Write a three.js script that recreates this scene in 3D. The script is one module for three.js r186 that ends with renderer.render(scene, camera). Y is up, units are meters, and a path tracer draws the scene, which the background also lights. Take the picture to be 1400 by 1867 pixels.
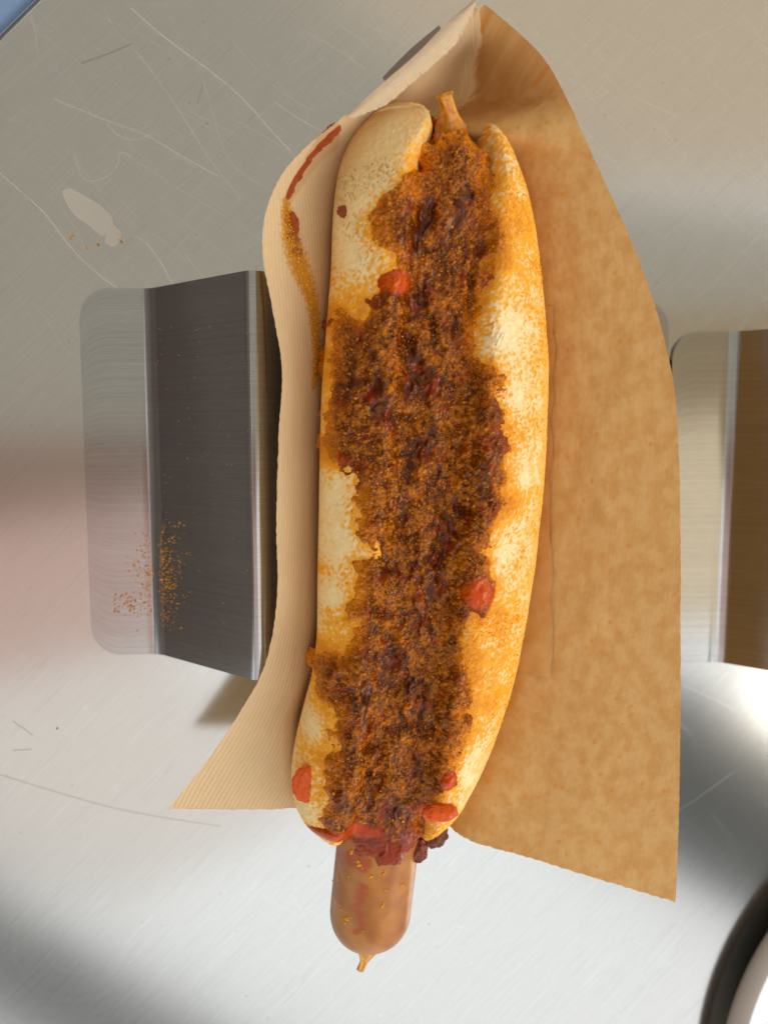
import * as THREE from 'three';
import { RoundedBoxGeometry } from 'three/addons/geometries/RoundedBoxGeometry.js';
import { mergeGeometries } from 'three/addons/utils/BufferGeometryUtils.js';
import { createNoise2D, createNoise3D } from 'simplex-noise';

// ------------------------------------------------------------------ camera, sky, sun, exposure
const scene = new THREE.Scene();
const EYE = 0.31, F = 1437, CX = 700, CY = 933.5;            // metres above the counter; lens in pixels of the 1400 x 1867 photograph
const camera = new THREE.PerspectiveCamera(2 * Math.atan(CY / F) * 180 / Math.PI, 767 / 1024, 0.01, 60);
const UPC = new THREE.Vector3(0.13, -0.10, 1).normalize();   // the counter's normal as the tilted camera sees it
const AXX = new THREE.Vector3(1, 0, 0).addScaledVector(UPC, -UPC.x).normalize();
const AXZ = new THREE.Vector3().crossVectors(AXX, UPC);
camera.matrixAutoUpdate = true;
{
  const m = new THREE.Matrix4().makeBasis(
    new THREE.Vector3(AXX.x, UPC.x, AXZ.x), new THREE.Vector3(AXX.y, UPC.y, AXZ.y), new THREE.Vector3(AXX.z, UPC.z, AXZ.z));
  camera.quaternion.setFromRotationMatrix(m);
  camera.position.set(0, EYE, 0);
}
camera.focus = 0.262;
camera.userData.fStop = 6.5;

const renderer = new THREE.WebGLRenderer({ antialias: true });
renderer.toneMapping = THREE.LinearToneMapping;
renderer.toneMappingExposure = 1.5;
renderer.shadowMap.enabled = true;
{
  const W = 128, H = 64, d = new Float32Array(W * H * 4);
  for (let y = 0; y < H; y++) for (let x = 0; x < W; x++) {
    const up = Math.sin(((y + 0.5) / H - 0.5) * Math.PI), k = Math.max(0, up), o = (y * W + x) * 4;
    const l = up < 0 ? 0.25 : 0.8 + 0.2 * k;
    d[o] = l * (0.99 - 0.05 * k); d[o + 1] = l; d[o + 2] = l * (1.0 + 0.08 * k); d[o + 3] = 1;
  }
  const sky = new THREE.DataTexture(d, W, H, THREE.RGBAFormat, THREE.FloatType);
  sky.mapping = THREE.EquirectangularReflectionMapping; sky.magFilter = THREE.LinearFilter; sky.needsUpdate = true;
  scene.background = sky; scene.environment = sky;
}
const sun = new THREE.DirectionalLight(new THREE.Color(1, 0.93, 0.82), 0.95);
sun.name = 'sun'; sun.position.set(2.6, 1.95, 1.2); sun.target.position.set(0, 0, 0);
sun.castShadow = true; sun.shadow.radius = 70;
Object.assign(sun.shadow.camera, { left: -0.6, right: 0.6, top: 0.6, bottom: -0.6, near: 0.1, far: 8 });
scene.add(sun, sun.target);

// ------------------------------------------------------------------ helpers
let seed = 20240611;
const rnd = () => { seed = (seed + 0x6d2b79f5) | 0; let t = Math.imul(seed ^ (seed >>> 15), 1 | seed); t = (t + Math.imul(t ^ (t >>> 7), 61 | t)) ^ t; return ((t ^ (t >>> 14)) >>> 0) / 4294967296; };
const n2 = createNoise2D(rnd), n3 = createNoise3D(rnd);
const clamp = (x, a = 0, b = 1) => Math.min(b, Math.max(a, x)), lerp = (a, b, t) => a + (b - a) * t;
const step = (a, b, x) => { const t = clamp((x - a) / (b - a)); return t * t * (3 - 2 * t); };
const fbm = (x, y, o = 4) => { let s = 0, a = 0.5; for (let i = 0; i < o; i++) { s += a * n2(x, y); x = x * 2.03 + 7.1; y = y * 2.03 - 3.7; a *= 0.5; } return s; };
const hash = (i, j, k = 0) => { let h = Math.imul(i, 374761393) ^ Math.imul(j, 668265263) ^ Math.imul(k, 1274126177); h = Math.imul(h ^ (h >>> 13), 1274126177); return ((h ^ (h >>> 16)) >>> 0) / 4294967296; };
function cells(x, y, k = 0) {                                 // nearest and second nearest seed of a cell pattern: [d1, d2, random of the cell]
  const ix = Math.floor(x), iy = Math.floor(y); let a = 9, b = 9, id = 0;
  for (let j = -1; j < 2; j++) for (let i = -1; i < 2; i++) {
    const px = ix + i + hash(ix + i, iy + j, k), py = iy + j + hash(ix + i, iy + j, k + 1), d = Math.hypot(px - x, py - y);
    if (d < a) { b = a; a = d; id = hash(ix + i, iy + j, k + 2); } else if (d < b) b = d;
  }
  return [a, b, id];
}
const srgb = (r, g, b) => { const f = (c) => { c /= 255; return c < 0.04045 ? c / 12.92 : ((c + 0.055) / 1.055) ** 2.4; }; return [f(r), f(g), f(b)]; };
const mix = (a, b, t) => [lerp(a[0], b[0], t), lerp(a[1], b[1], t), lerp(a[2], b[2], t)];
// a point of the world at height h, on the line of sight of a place in the photograph
const at = (px, py, h = 0) => {
  const c = [(px - CX) / F, (CY - py) / F, -1];
  const v = new THREE.Vector3(AXX.x * c[0] + AXX.y * c[1] + AXX.z * c[2], UPC.x * c[0] + UPC.y * c[1] + UPC.z * c[2], AXZ.x * c[0] + AXZ.y * c[1] + AXZ.z * c[2]);
  return v.multiplyScalar((h - EYE) / v.y).add(new THREE.Vector3(0, EYE, 0));
};
// a place overhead that the flat counter mirrors to there
const over = (px, py, h) => { const p = at(px, py, -h); return new THREE.Vector3(p.x, h, p.z); };
function tag(o, label, category, kind, group) { o.userData = { label, category }; if (!category) delete o.userData.category; if (kind) o.userData.kind = kind; if (group) o.userData.group = group; return o; }
function mesh(name, geo, mat, parent = scene) { const o = new THREE.Mesh(geo, mat); o.name = name; o.castShadow = o.receiveShadow = true; parent.add(o); return o; }
function group(name) { const g = new THREE.Group(); g.name = name; scene.add(g); return g; }
function table(points) {                                      // smooth monotone-ish lookup through [key, value] points
  const p = points.slice().sort((a, b) => a[0] - b[0]);
  return (k) => {
    if (k <= p[0][0]) return p[0][1];
    if (k >= p[p.length - 1][0]) return p[p.length - 1][1];
    let i = 0; while (p[i + 1][0] < k) i++;
    const [x0, y0] = p[i], [x1, y1] = p[i + 1], t = (k - x0) / (x1 - x0);
    const sl = (y1 - y0) / (x1 - x0), m = (j) => { if (j <= 0 || j >= p.length - 1) return null; const a = (p[j][1] - p[j - 1][1]) / (p[j][0] - p[j - 1][0]), b = (p[j + 1][1] - p[j][1]) / (p[j + 1][0] - p[j][0]); return a * b <= 0 ? 0 : 2 * a * b / (a + b); };
    const m0 = m(i) ?? sl, m1 = m(i + 1) ?? sl, h = x1 - x0, t2 = t * t, t3 = t2 * t;
    return (2 * t3 - 3 * t2 + 1) * y0 + (t3 - 2 * t2 + t) * h * m0 + (-2 * t3 + 3 * t2) * y1 + (t3 - t2) * h * m1;
  };
}
// a sheet of nu x nv points; f(i, j) gives { p: [x, y, z], c: [r, g, b], t: [u, v] }; keep(i, j) may drop cells
function sheet(nu, nv, f, flip = false, keep = null) {
  const pos = new Float32Array(nu * nv * 3), col = new Float32Array(nu * nv * 3), uv = new Float32Array(nu * nv * 2), idx = []; let coloured = false;
  for (let j = 0; j < nv; j++) for (let i = 0; i < nu; i++) {
    const o = j * nu + i, q = f(i, j);
    pos.set(q.p, o * 3); if (q.c) { col.set(q.c, o * 3); coloured = true; } if (q.t) uv.set(q.t, o * 2);
  }
  for (let j = 0; j < nv - 1; j++) for (let i = 0; i < nu - 1; i++) {
    if (keep && !keep(i, j)) continue;
    const a = j * nu + i, b = a + 1, c = a + nu, d = c + 1;
    if (flip) idx.push(a, b, c, b, d, c); else idx.push(a, c, b, b, c, d);
  }
  const g = new THREE.BufferGeometry();
  g.setAttribute('position', new THREE.BufferAttribute(pos, 3)); g.setAttribute('uv', new THREE.BufferAttribute(uv, 2));
  if (coloured) g.setAttribute('color', new THREE.BufferAttribute(col, 3));
  g.setIndex(new THREE.BufferAttribute(new Uint32Array(idx), 1)); g.computeVertexNormals();
  return g;
}
const inPoly = (poly, x, z) => { let c = false; for (let i = 0, j = poly.length - 1; i < poly.length; j = i++) if ((poly[i].z > z) !== (poly[j].z > z) && x < (poly[j].x - poly[i].x) * (z - poly[i].z) / (poly[j].z - poly[i].z) + poly[i].x) c = !c; return c; };
const polyDist = (poly, x, z) => {                            // positive inside
  let d = 9;
  for (let i = 0, j = poly.length - 1; i < poly.length; j = i++) {
    const ax = poly[j].x, az = poly[j].z, bx = poly[i].x - ax, bz = poly[i].z - az, t = clamp(((x - ax) * bx + (z - az) * bz) / (bx * bx + bz * bz));
    d = Math.min(d, Math.hypot(x - ax - bx * t, z - az - bz * t));
  }
  return inPoly(poly, x, z) ? d : -d;
};
const spot = (px, py, h, r) => { const p = at(px, py, h); return { x: p.x, z: p.z, r: r * (EYE - h) / F }; };
const near = (s, x, z) => Math.hypot(x - s.x, z - s.z) / s.r;

// ------------------------------------------------------------------ the counter and what lies round it
const ground = mesh('ground', new THREE.PlaneGeometry(30, 30).rotateX(-Math.PI / 2).translate(0, -1.02, 0), new THREE.MeshStandardMaterial({ color: new THREE.Color(0.10, 0.095, 0.09), roughness: 0.95 }));
tag(ground, 'dark grey paving far below the steel counter', null, 'structure');

const TEX = 0.60, TS = 2048;                                   // metres and pixels of the counter's texture
const T0 = { x: -0.24, z: -0.27 };
const steelTop = (() => {
  const cc = document.createElement('canvas'), rc = document.createElement('canvas'); cc.width = cc.height = rc.width = rc.height = TS;
  const c = cc.getContext('2d'), r = rc.getContext('2d');
  c.fillStyle = 'rgb(200,197,190)'; c.fillRect(0, 0, TS, TS);
  r.fillStyle = 'rgb(0,39,0)'; r.fillRect(0, 0, TS, TS);
  const px = (x, z) => [(x - T0.x) / TEX * TS, (z - T0.z) / TEX * TS];
  for (let i = 0; i < 26000; i++) {                            // brushing, running up to the right
    const x = rnd() * TS, y = rnd() * TS, l = 10 + rnd() * 55, a = -Math.PI / 4 + (rnd() - 0.5) * 0.1, v = rnd() < 0.5 ? 235 : 150;
    c.strokeStyle = `rgba(${v},${v},${v - 4},${0.04 + rnd() * 0.07})`; c.lineWidth = 0.7 + rnd() * 1.0;
    c.beginPath(); c.moveTo(x, y); c.lineTo(x + l * Math.cos(a), y + l * Math.sin(a)); c.stroke();
  }
  const line = (pts, w, a, light = true) => {                  // a scratch through places of the photograph
    const q = pts.map(([u, v]) => { const p = at(u, v, 0); return px(p.x, p.z); });
    for (const [k, col] of [[c, light ? `rgba(250,248,242,${a * 0.6})` : `rgba(120,114,102,${a})`], [r, light ? `rgba(0,130,0,${a * 0.7})` : `rgba(0,90,0,${a})`]]) {
      k.strokeStyle = col; k.lineWidth = w * 0.8; k.lineCap = 'round'; k.beginPath(); k.moveTo(...q[0]);
      for (let i = 1; i < q.length - 1; i++) k.quadraticCurveTo(q[i][0], q[i][1], (q[i][0] + q[i + 1][0]) / 2, (q[i][1] + q[i + 1][1]) / 2);
      k.lineTo(...q[q.length - 1]); k.stroke();
    }
  };
  line([[240, 15], [300, 70], [380, 125], [450, 185], [500, 245], [530, 275]], 1.6, 0.9);
  line([[100, 180], [190, 220], [260, 240], [330, 285], [400, 322]], 1.3, 0.8);
  line([[0, 315], [40, 350], [85, 390], [120, 440], [160, 485], [215, 527]], 1.6, 0.9);
  line([[250, 95], [300, 160], [340, 220], [380, 290], [430, 350]], 1.2, 0.7);
  line([[370, 145], [390, 210], [405, 270], [430, 310], [480, 340]], 1.1, 0.6);
  line([[190, 10], [200, 45], [240, 85], [290, 140]], 1.1, 0.6);
  line([[425, 75], [460, 122], [520, 175], [570, 200]], 1.1, 0.55);
  line([[500, 185], [540, 215], [590, 240]], 1.5, 0.7);
  line([[430, 220], [490, 250], [560, 300]], 1.2, 0.5);
  line([[135, 275], [145, 320], [165, 333], [200, 322], [218, 300], [215, 280], [228, 278], [240, 286]], 1.2, 0.75);
  line([[195, 225], [215, 250], [245, 257], [275, 245]], 1.4, 0.6);
  line([[245, 428], [265, 440], [290, 470], [318, 523]], 1.4, 0.75);
  line([[280, 425], [310, 450], [345, 478]], 1.2, 0.6);
  line([[340, 465], [370, 505]], 1.3, 0.6);
  line([[215, 270], [300, 330], [390, 380], [480, 440]], 1.0, 0.45);
  line([[50, 12], [63, 40], [70, 95]], 1.3, 0.6);
  line([[310, 30], [330, 72]], 0.9, 0.45); line([[235, 8], [310, 8]], 1.0, 0.5);
  line([[240, 80], [205, 96], [150, 115]], 1.4, 0.5, false);
  line([[370, 155], [360, 190]], 1.1, 0.4, false);
  line([[25, 1315], [60, 1340]], 1.3, 0.55, false); line([[25, 1368], [58, 1366]], 1.3, 0.55, false);
  line([[0, 1412], [120, 1450], [240, 1482], [400, 1506]], 2.0, 0.28, false);
  line([[1240, 1490], [1300, 1530], [1330, 1590]], 1.0, 0.12); line([[1300, 1480], [1370, 1620]], 0.9, 0.12); line([[1250, 560], [1320, 500], [1390, 420]], 1.2, 0.3); line([[1230, 420], [1310, 510]], 1.1, 0.25);
  for (let i = 0; i < 1100; i++) {                             // finer ones, most of them running down to the right
    const u = rnd() * 1400, v = rnd() * 1867 * (rnd() < 0.75 ? 0.35 : 1), l = 20 + rnd() * 130, a = (rnd() < 0.8 ? 0.75 : -0.7) + (rnd() - 0.5) * 0.7;
    line([[u, v], [u + l * 0.5 * Math.cos(a) + rnd() * 8, v + l * 0.5 * Math.sin(a)], [u + l * Math.cos(a), v + l * Math.sin(a)]], 0.6 + rnd() * 0.6, 0.08 + rnd() * 0.34);
  }
  for (let i = 0; i < 900; i++) { const x = rnd() * TS, y = rnd() * TS; c.fillStyle = rnd() < 0.6 ? 'rgba(240,240,235,0.4)' : 'rgba(110,105,95,0.35)'; c.fillRect(x, y, 1 + rnd() * 1.6, 1 + rnd() * 1.6); }
  for (let i = 0; i < 60; i++) {                               // wiped-over film
    const x = rnd() * TS, y = rnd() * TS, g = r.createRadialGradient(x, y, 0, x, y, 90 + rnd() * 180);
    g.addColorStop(0, `rgba(0,${rnd() < 0.5 ? 54 : 29},0,0.4)`); g.addColorStop(1, 'rgba(0,39,0,0)'); r.fillStyle = g; r.fillRect(0, 0, TS, TS);
  }
  const tx = (cv, s) => { const t = new THREE.CanvasTexture(cv); t.wrapS = t.wrapT = THREE.MirroredRepeatWrapping; t.flipY = false; if (s) t.colorSpace = THREE.SRGBColorSpace; return t; };
  return new THREE.MeshPhysicalMaterial({ map: tx(cc, true), roughnessMap: tx(rc, false), roughness: 1, metalness: 1, anisotropy: 0.35, anisotropyRotation: Math.PI / 4 });
})();
{
  const e = at(25, 25, 0), L = 1.5, D = 1.05;
  const g = new RoundedBoxGeometry(L, 0.03, D, 3, 0.004);
  g.rotateY(Math.PI / 4);                                      // its long edge runs up to the right
  const inward = new THREE.Vector3(1, 0, 1).normalize();
  g.translate(e.x + inward.x * D / 2, -0.015, e.z + inward.z * D / 2);
  const p = g.attributes.position, uv = g.attributes.uv;
  for (let i = 0; i < p.count; i++) uv.setXY(i, (p.getX(i) - T0.x) / TEX, (p.getZ(i) - T0.z) / TEX);
  const c = mesh('counter', g, steelTop);
  tag(c, 'scratched brushed stainless steel counter under the paper sleeve', null, 'structure');
  const b = at(0, 0, -0.1);
  const blue = mesh('metal_sheet', new RoundedBoxGeometry(0.5, 0.02, 0.3, 2, 0.003).rotateY(Math.PI / 4).translate(b.x - 0.10, -0.11, b.z - 0.10), new THREE.MeshStandardMaterial({ color: new THREE.Color(0.30, 0.46, 0.74), roughness: 0.45 }));
  tag(blue, 'pale blue metal sheet showing past the counter edge in the upper left corner', 'sheet');
}

// unseen things added for their reflections in the steel
{
  const board = (name, quad, h, th, color, trans, label, cat) => {
    const q = quad.map(([u, v]) => over(u, v, h)), shape = new THREE.Shape(q.map((p) => new THREE.Vector2(p.x, -p.z)));
    const g = new THREE.ExtrudeGeometry(shape, { depth: th, bevelEnabled: false }).rotateX(-Math.PI / 2).translate(0, h, 0);
    const o = mesh(name, g, new THREE.MeshPhysicalMaterial({ color: new THREE.Color(...color), roughness: 0.95, transmission: trans, side: THREE.DoubleSide }));
    return tag(o, label, cat);
  };
  board('awning', [[-900, -400], [200, -1300], [560, -100], [950, 330], [1700, 420], [1700, 700], [-300, 1000]], 1.5, 0.004, [0.80, 0.775, 0.72], 0.68, 'olive beige cloth awning mirrored in the upper half of the steel counter', 'awning');
  board('added_bright_cloth', [[200, -1300], [2100, -1300], [2100, 400], [950, 320], [560, -110]], 1.52, 0.004, [0.90, 0.82, 0.72], 0.78, 'unseen thin cream cloth added to brighten the upper right of the counter', 'awning');  // split from the awning to brighten the mirrored upper right
  board('added_side_cloth', [[560, 600], [1900, 540], [1900, 1140], [560, 1140]], 1.47, 0.004, [0.97, 0.88, 0.74], 0.95, 'unseen sand coloured cloth added for the beige mirrored in the flange right of the paper', 'awning');  // added and widened to keep bright sky out of the right holder bend
  board('added_pink_cloth', [[-500, 800], [340, 800], [340, 1150], [-400, 1330]], 1.47, 0.004, [0.91, 0.77, 0.73], 0.82, 'unseen dusty pink cloth added as the reflection of a person in the flange left of the paper', 'awning');  // made up: its pink stands in for a person leaning over
  board('added_grey_cloth', [[-700, 1290], [-400, 1325], [338, 1153], [600, 1470], [240, 1640], [-700, 1420]], 1.47, 0.004, [0.95, 0.92, 0.90], 0.92, 'unseen light grey cloth added to dim the counter left of the sausage end', 'awning');  // added only to grey the mirrored sky here
  board('overhead_beam', [[-900, 1120], [900, 2220], [760, 2350], [-900, 1335]], 1.5, 0.06, [0.06, 0.065, 0.065], 0, 'dark beam mirrored as the band across the lower left of the counter', 'beam');
  board('overhead_board', [[1050, 1140], [1800, 1530], [1900, 2000], [1050, 1490]], 1.5, 0.06, [0.22, 0.26, 0.28], 0, 'slate board mirrored in the counter right of the paper', 'board');
  const wall = mesh('added_dark_wall', new THREE.BoxGeometry(0.1, 3.4, 4.6).translate(-1.9, 0.68, -1.6), new THREE.MeshStandardMaterial({ color: new THREE.Color(0.20, 0.165, 0.15), roughness: 0.9 }));  // added so the sloped steel has something dark to mirror
  tag(wall, 'unseen dark brown wall added to darken the sloped steel side left of the paper', 'wall');
}

// ------------------------------------------------------------------ steel holders
const brushed = (() => {
  const W = 256, H = 1024, d = new Uint8Array(W * H * 4);
  const rows = Array.from({ length: H }, () => rnd());
  for (let y = 0; y < H; y++) for (let x = 0; x < W; x++) {
    const o = (y * W + x) * 4, s = 0.6 * rows[y] + 0.4 * (0.5 + 0.5 * n2(x * 0.02, y * 0.9));
    const v = 160 + 36 * s + 5 * rnd(); d[o] = v; d[o + 1] = v * 0.99; d[o + 2] = v * 0.965; d[o + 3] = 255;
  }
  const t = new THREE.DataTexture(d, W, H); t.wrapS = t.wrapT = THREE.RepeatWrapping; t.colorSpace = THREE.SRGBColorSpace; t.magFilter = THREE.LinearFilter; t.needsUpdate = true;
  return new THREE.MeshPhysicalMaterial({ map: t, roughness: 0.15, metalness: 1, anisotropy: 0.3, side: THREE.DoubleSide });
})();
const HB = { x0: at(155, 860, 0.002).x, x1: at(281, 860, 0.002).x, xr: at(474, 867, 0.043).x, z0: at(280, 526, 0.002).z, z1: at(280, 1193, 0.002).z, h: 0.043 };
const HC = at(737, 870, 0.043).x;                             // middle of the trough
{
  const half = [];                                            // left half of the bent sheet, from the outer edge to the middle
  const arc = (cx, cy, r, a0, a1, n) => { for (let i = 0; i <= n; i++) { const a = lerp(a0, a1, i / n); half.push([cx + r * Math.cos(a), cy + r * Math.sin(a)]); } };
  const y0 = 0.0016, rise = HB.h - y0, run = HB.xr - HB.x1, A = Math.atan2(rise, run), cut = half;
  for (let i = 0; i <= 30; i++) cut.push([lerp(HB.x0, HB.x1 - 0.0035, i / 30), y0]);
  const flangeEnd = half.length;
  const r1 = 0.0105, t1 = r1 * Math.tan(A / 2); half.length = flangeEnd; while (half[half.length - 1][0] > HB.x1 - t1) half.pop();
  const nFl = half.length; arc(HB.x1 - t1, y0 + r1, r1, -Math.PI / 2, -Math.PI / 2 + A, 14);
  const nBend = half.length;
  const r2 = 0.005, t2 = r2 * Math.tan((A + 1.05) / 2), ex = HB.xr - t2 * Math.cos(A), ey = HB.h - t2 * Math.sin(A);
  for (let i = 1; i < 20; i++) { const [bx, by] = half[nBend - 1]; half.push([lerp(bx, ex, i / 20), lerp(by, ey, i / 20)]); }
  const nSide = half.length; const cx2 = ex + r2 * Math.sin(A), cy2 = ey - r2 * Math.cos(A);
  arc(cx2, cy2, r2, Math.PI / 2 + A, Math.PI / 2 - 1.05, 16);
  const nRidge = half.length; const [wx, wy] = half[nRidge - 1], wx1 = wx + (wy - 0.004) / Math.tan(1.05);
  for (let i = 1; i <= 14; i++) half.push([lerp(wx, wx1, i / 14), lerp(wy, 0.004, i / 14)]);
  for (let i = 1; i <= 6; i++) half.push([lerp(wx1, HC, i / 6), lerp(0.004, 0.0022, Math.min(1, i / 2))]);
  const full = half.concat(half.slice(0, -1).reverse().map(([x, y]) => [2 * HC - x, y]));
  const n = full.length, xR = 2 * HC - HB.x0, R = 0.0118;
  let len = 0; const S = full.map((p, i) => (len += i ? Math.hypot(p[0] - full[i - 1][0], p[1] - full[i - 1][1]) : 0));
  const ends = (x) => { const d = Math.min(x - HB.x0, xR - x); return d < R ? R - Math.sqrt(Math.max(0, R * R - (R - d) * (R - d))) : 0; };
  const piece = (a, b) => {
    const NZ = 40, th = 0.0011, gs = [];
    const pt = (i, k, off) => { const p = full[i], q0 = full[Math.max(0, i - 1)], q1 = full[Math.min(n - 1, i + 1)], l = Math.hypot(q1[0] - q0[0], q1[1] - q0[1]), nx = -(q1[1] - q0[1]) / l, ny = (q1[0] - q0[0]) / l, e = ends(p[0]); return { p: [p[0] - nx * off, p[1] - ny * off, lerp(HB.z0 + e, HB.z1 - e, k / NZ)], t: [S[i] / 0.05, lerp(0, (HB.z1 - HB.z0) / 0.09, k / NZ)] }; };
    gs.push(sheet(b - a + 1, NZ + 1, (i, k) => pt(a + i, k, 0)), sheet(b - a + 1, NZ + 1, (i, k) => pt(a + i, k, th), true));
    for (const k of [0, NZ]) gs.push(sheet(b - a + 1, 2, (i, j) => pt(a + i, k, j * th), k !== 0));
    if (a === 0) gs.push(sheet(2, NZ + 1, (i, k) => pt(0, k, i * th), true));
    if (b === n - 1) gs.push(sheet(2, NZ + 1, (i, k) => pt(n - 1, k, i * th)));
    return mergeGeometries(gs);
  };
  const h1 = group('hot_dog_holder');
  tag(h1, 'bent stainless steel holder carrying the paper sleeve, its speckled left flange in view', 'holder');
  const cuts = [[0, nFl + 13, 'flange'], [nFl + 13, nRidge - 9, 'sloped_side'], [nRidge - 9, n - nRidge + 8, 'trough'], [n - nRidge + 8, n - nFl - 14, 'sloped_side'], [n - nFl - 14, n - 1, 'flange']];
  for (const [a, b, name] of cuts) mesh(name, piece(a, b), brushed, h1);
  const h2 = h1.clone(); h2.name = 'hot_dog_holder_001'; scene.add(h2);
  const m0 = (HB.z0 + HB.z1) / 2, m1 = (at(1350, 602, 0.002).z + at(1350, 1208, 0.002).z) / 2;
  h2.position.set(at(1217, 900, 0.002).x - HB.x0, 0, m1 - m0);
  tag(h2, 'empty bent stainless steel holder standing right of the paper sleeve, cut by the frame', 'holder');
}

// ------------------------------------------------------------------ bun
const HR = 0.045;                                             // height of the bun's widest line
const zOf = (px, py, h = HR) => at(px, py, h);
const edge = (pts) => table(pts.map(([u, v]) => { const p = zOf(u, v); return [p.z, p.x]; }));
const LEFT = [[742, 194], [726, 195], [708, 199], [690, 205], [668, 220], [648, 243], [630, 275], [617, 315], [610, 360], [606, 420], [604, 480], [598, 560], [592, 640], [586, 720], [583, 830], [581, 950], [579, 1050], [578, 1150], [570, 1225], [552, 1295], [537, 1360], [531, 1410], [536, 1455], [550, 1488], [572, 1510], [605, 1530], [650, 1544], [700, 1551]];
const RIGHT = [[742, 194], [760, 197], [776, 203], [790, 212], [800, 222], [850, 229], [886, 232], [903, 241], [925, 270], [942, 310], [956, 355], [975, 450], [988, 560], [995, 680], [993, 780], [985, 900], [972, 1020], [952, 1150], [930, 1250], [902, 1335], [872, 1404], [850, 1448], [834, 1474], [812, 1498], [780, 1522], [745, 1542], [700, 1551]];
const xL = edge(LEFT), xR = edge(RIGHT), ZT = zOf(742, 194).z, ZB = zOf(700, 1551).z;
const sAxis = [[818, 310, 0.0455], [808, 400, 0.0455], [785, 650, 0.0455], [765, 900, 0.0455], [735, 1200, 0.045], [704, 1430, 0.0435], [686, 1560, 0.042], [676, 1655, 0.041]].map(([u, v, h]) => at(u, v, h));
const sx = table(sAxis.map((p) => [p.z, p.x])), sy = table(sAxis.map((p) => [p.z, p.y])), SZ0 = sAxis[0].z, SZ1 = sAxis[sAxis.length - 1].z, SR = 0.0147;
const capOf = (d, D) => d >= D ? 1 : Math.sqrt(Math.max(0, 1 - (1 - d / D) ** 2));
const bunB = (z) => 0.0235 * Math.min(capOf(z - ZT, 0.03), capOf(ZB - z, 0.035));
const bunC = (z) => 0.0405 * Math.min(capOf(z - ZT, 0.035), capOf(ZB - z, 0.04));
const slot = (x, z) => {                                      // the cut that holds the sausage: wider and deeper at the two ends
  const top = step(ZT + 0.024, ZT + 0.008, z), w = 0.0125 - 0.0042 * top, d = Math.abs(x - sx(z) - 0.0020 * top) / w;
  const open = step(ZT + 0.04, ZT + 0.006, z) + step(ZB - 0.03, ZB - 0.008, z);
  return Math.exp(-(d ** 4)) * (0.014 + 0.022 * open);
};
const bunTop = (x, z) => { const l = xL(z), r = xR(z), s = (2 * x - l - r) / Math.max(1e-5, r - l); return Math.abs(s) >= 1 ? -1 : HR + bunB(z) * Math.sqrt(1 - s * s) - slot(x, z) * Math.sqrt(1 - s * s); };
const sausTop = (x, z) => { if (z < SZ0 - SR || z > SZ1 + SR) return -1; const e = z < SZ0 ? SZ0 - z : z > SZ1 ? z - SZ1 : 0, r2 = SR * SR - e * e, d = x - sx(clamp(z, SZ0, SZ1)); return d * d >= r2 ? -1 : sy(clamp(z, SZ0, SZ1)) + Math.sqrt(r2 - d * d); };

// outline of the sauce, and the bare ketchup blobs in it
const BLOBS = [[716, 520, 32, 23], [864, 1074, 35, 32], [796, 1480, 44, 18], [628, 1524, 74, 19], [812, 1412, 18, 22]].map(([u, v, a, b]) => ({ ...spot(u, v, 0.06, a), q: a / b }));
const SAUCE = [[800, 246], [835, 240], [862, 252], [885, 282], [893, 330], [898, 380], [908, 425], [905, 470], [890, 500], [880, 545], [872, 590], [868, 640], [885, 662], [902, 690], [900, 740], [912, 790], [914, 840], [912, 905], [896, 950], [884, 1000], [890, 1050], [892, 1085], [872, 1115], [838, 1130], [842, 1180], [858, 1230], [846, 1290], [834, 1340], [826, 1385], [816, 1420], [798, 1448], [786, 1476], [782, 1510], [778, 1540], [764, 1562], [738, 1578], [714, 1590], [692, 1598], [676, 1580], [645, 1562], [612, 1545], [598, 1520], [582, 1498], [584, 1470], [594, 1440], [590, 1400], [596, 1350], [604, 1310], [588, 1288], [570, 1262], [566, 1228], [584, 1200], [622, 1190], [642, 1160], [640, 1100], [655, 1040], [654, 980], [650, 920], [640, 870], [622, 850], [598, 835], [590, 790], [594, 740], [592, 700], [598, 640], [602, 585], [622, 566], [648, 574], [664, 548], [690, 535], [712, 500], [704, 470], [690, 450], [676, 425], [672, 395], [684, 364], [716, 356], [742, 330], [766, 300], [775, 268]].map(([u, v]) => at(u, v, 0.060));
const warp = (x, z) => 0.0013 * fbm(x * 330, z * 330, 4) + 0.0022 * n2(x * 85 + 4, z * 85) + 0.0010 * n2(x * 190, z * 190 + 8);
const GS = 0.00031, gx0 = at(515, 900, 0.055).x, gx1 = at(970, 900, 0.055).x, gz0 = at(800, 215, 0.055).z, gz1 = at(700, 1625, 0.05).z;
const NX = Math.ceil((gx1 - gx0) / GS), NZ = Math.ceil((gz1 - gz0) / GS);
const DIST = new Float32Array(NX * NZ), BASE = new Float32Array(NX * NZ);
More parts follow.
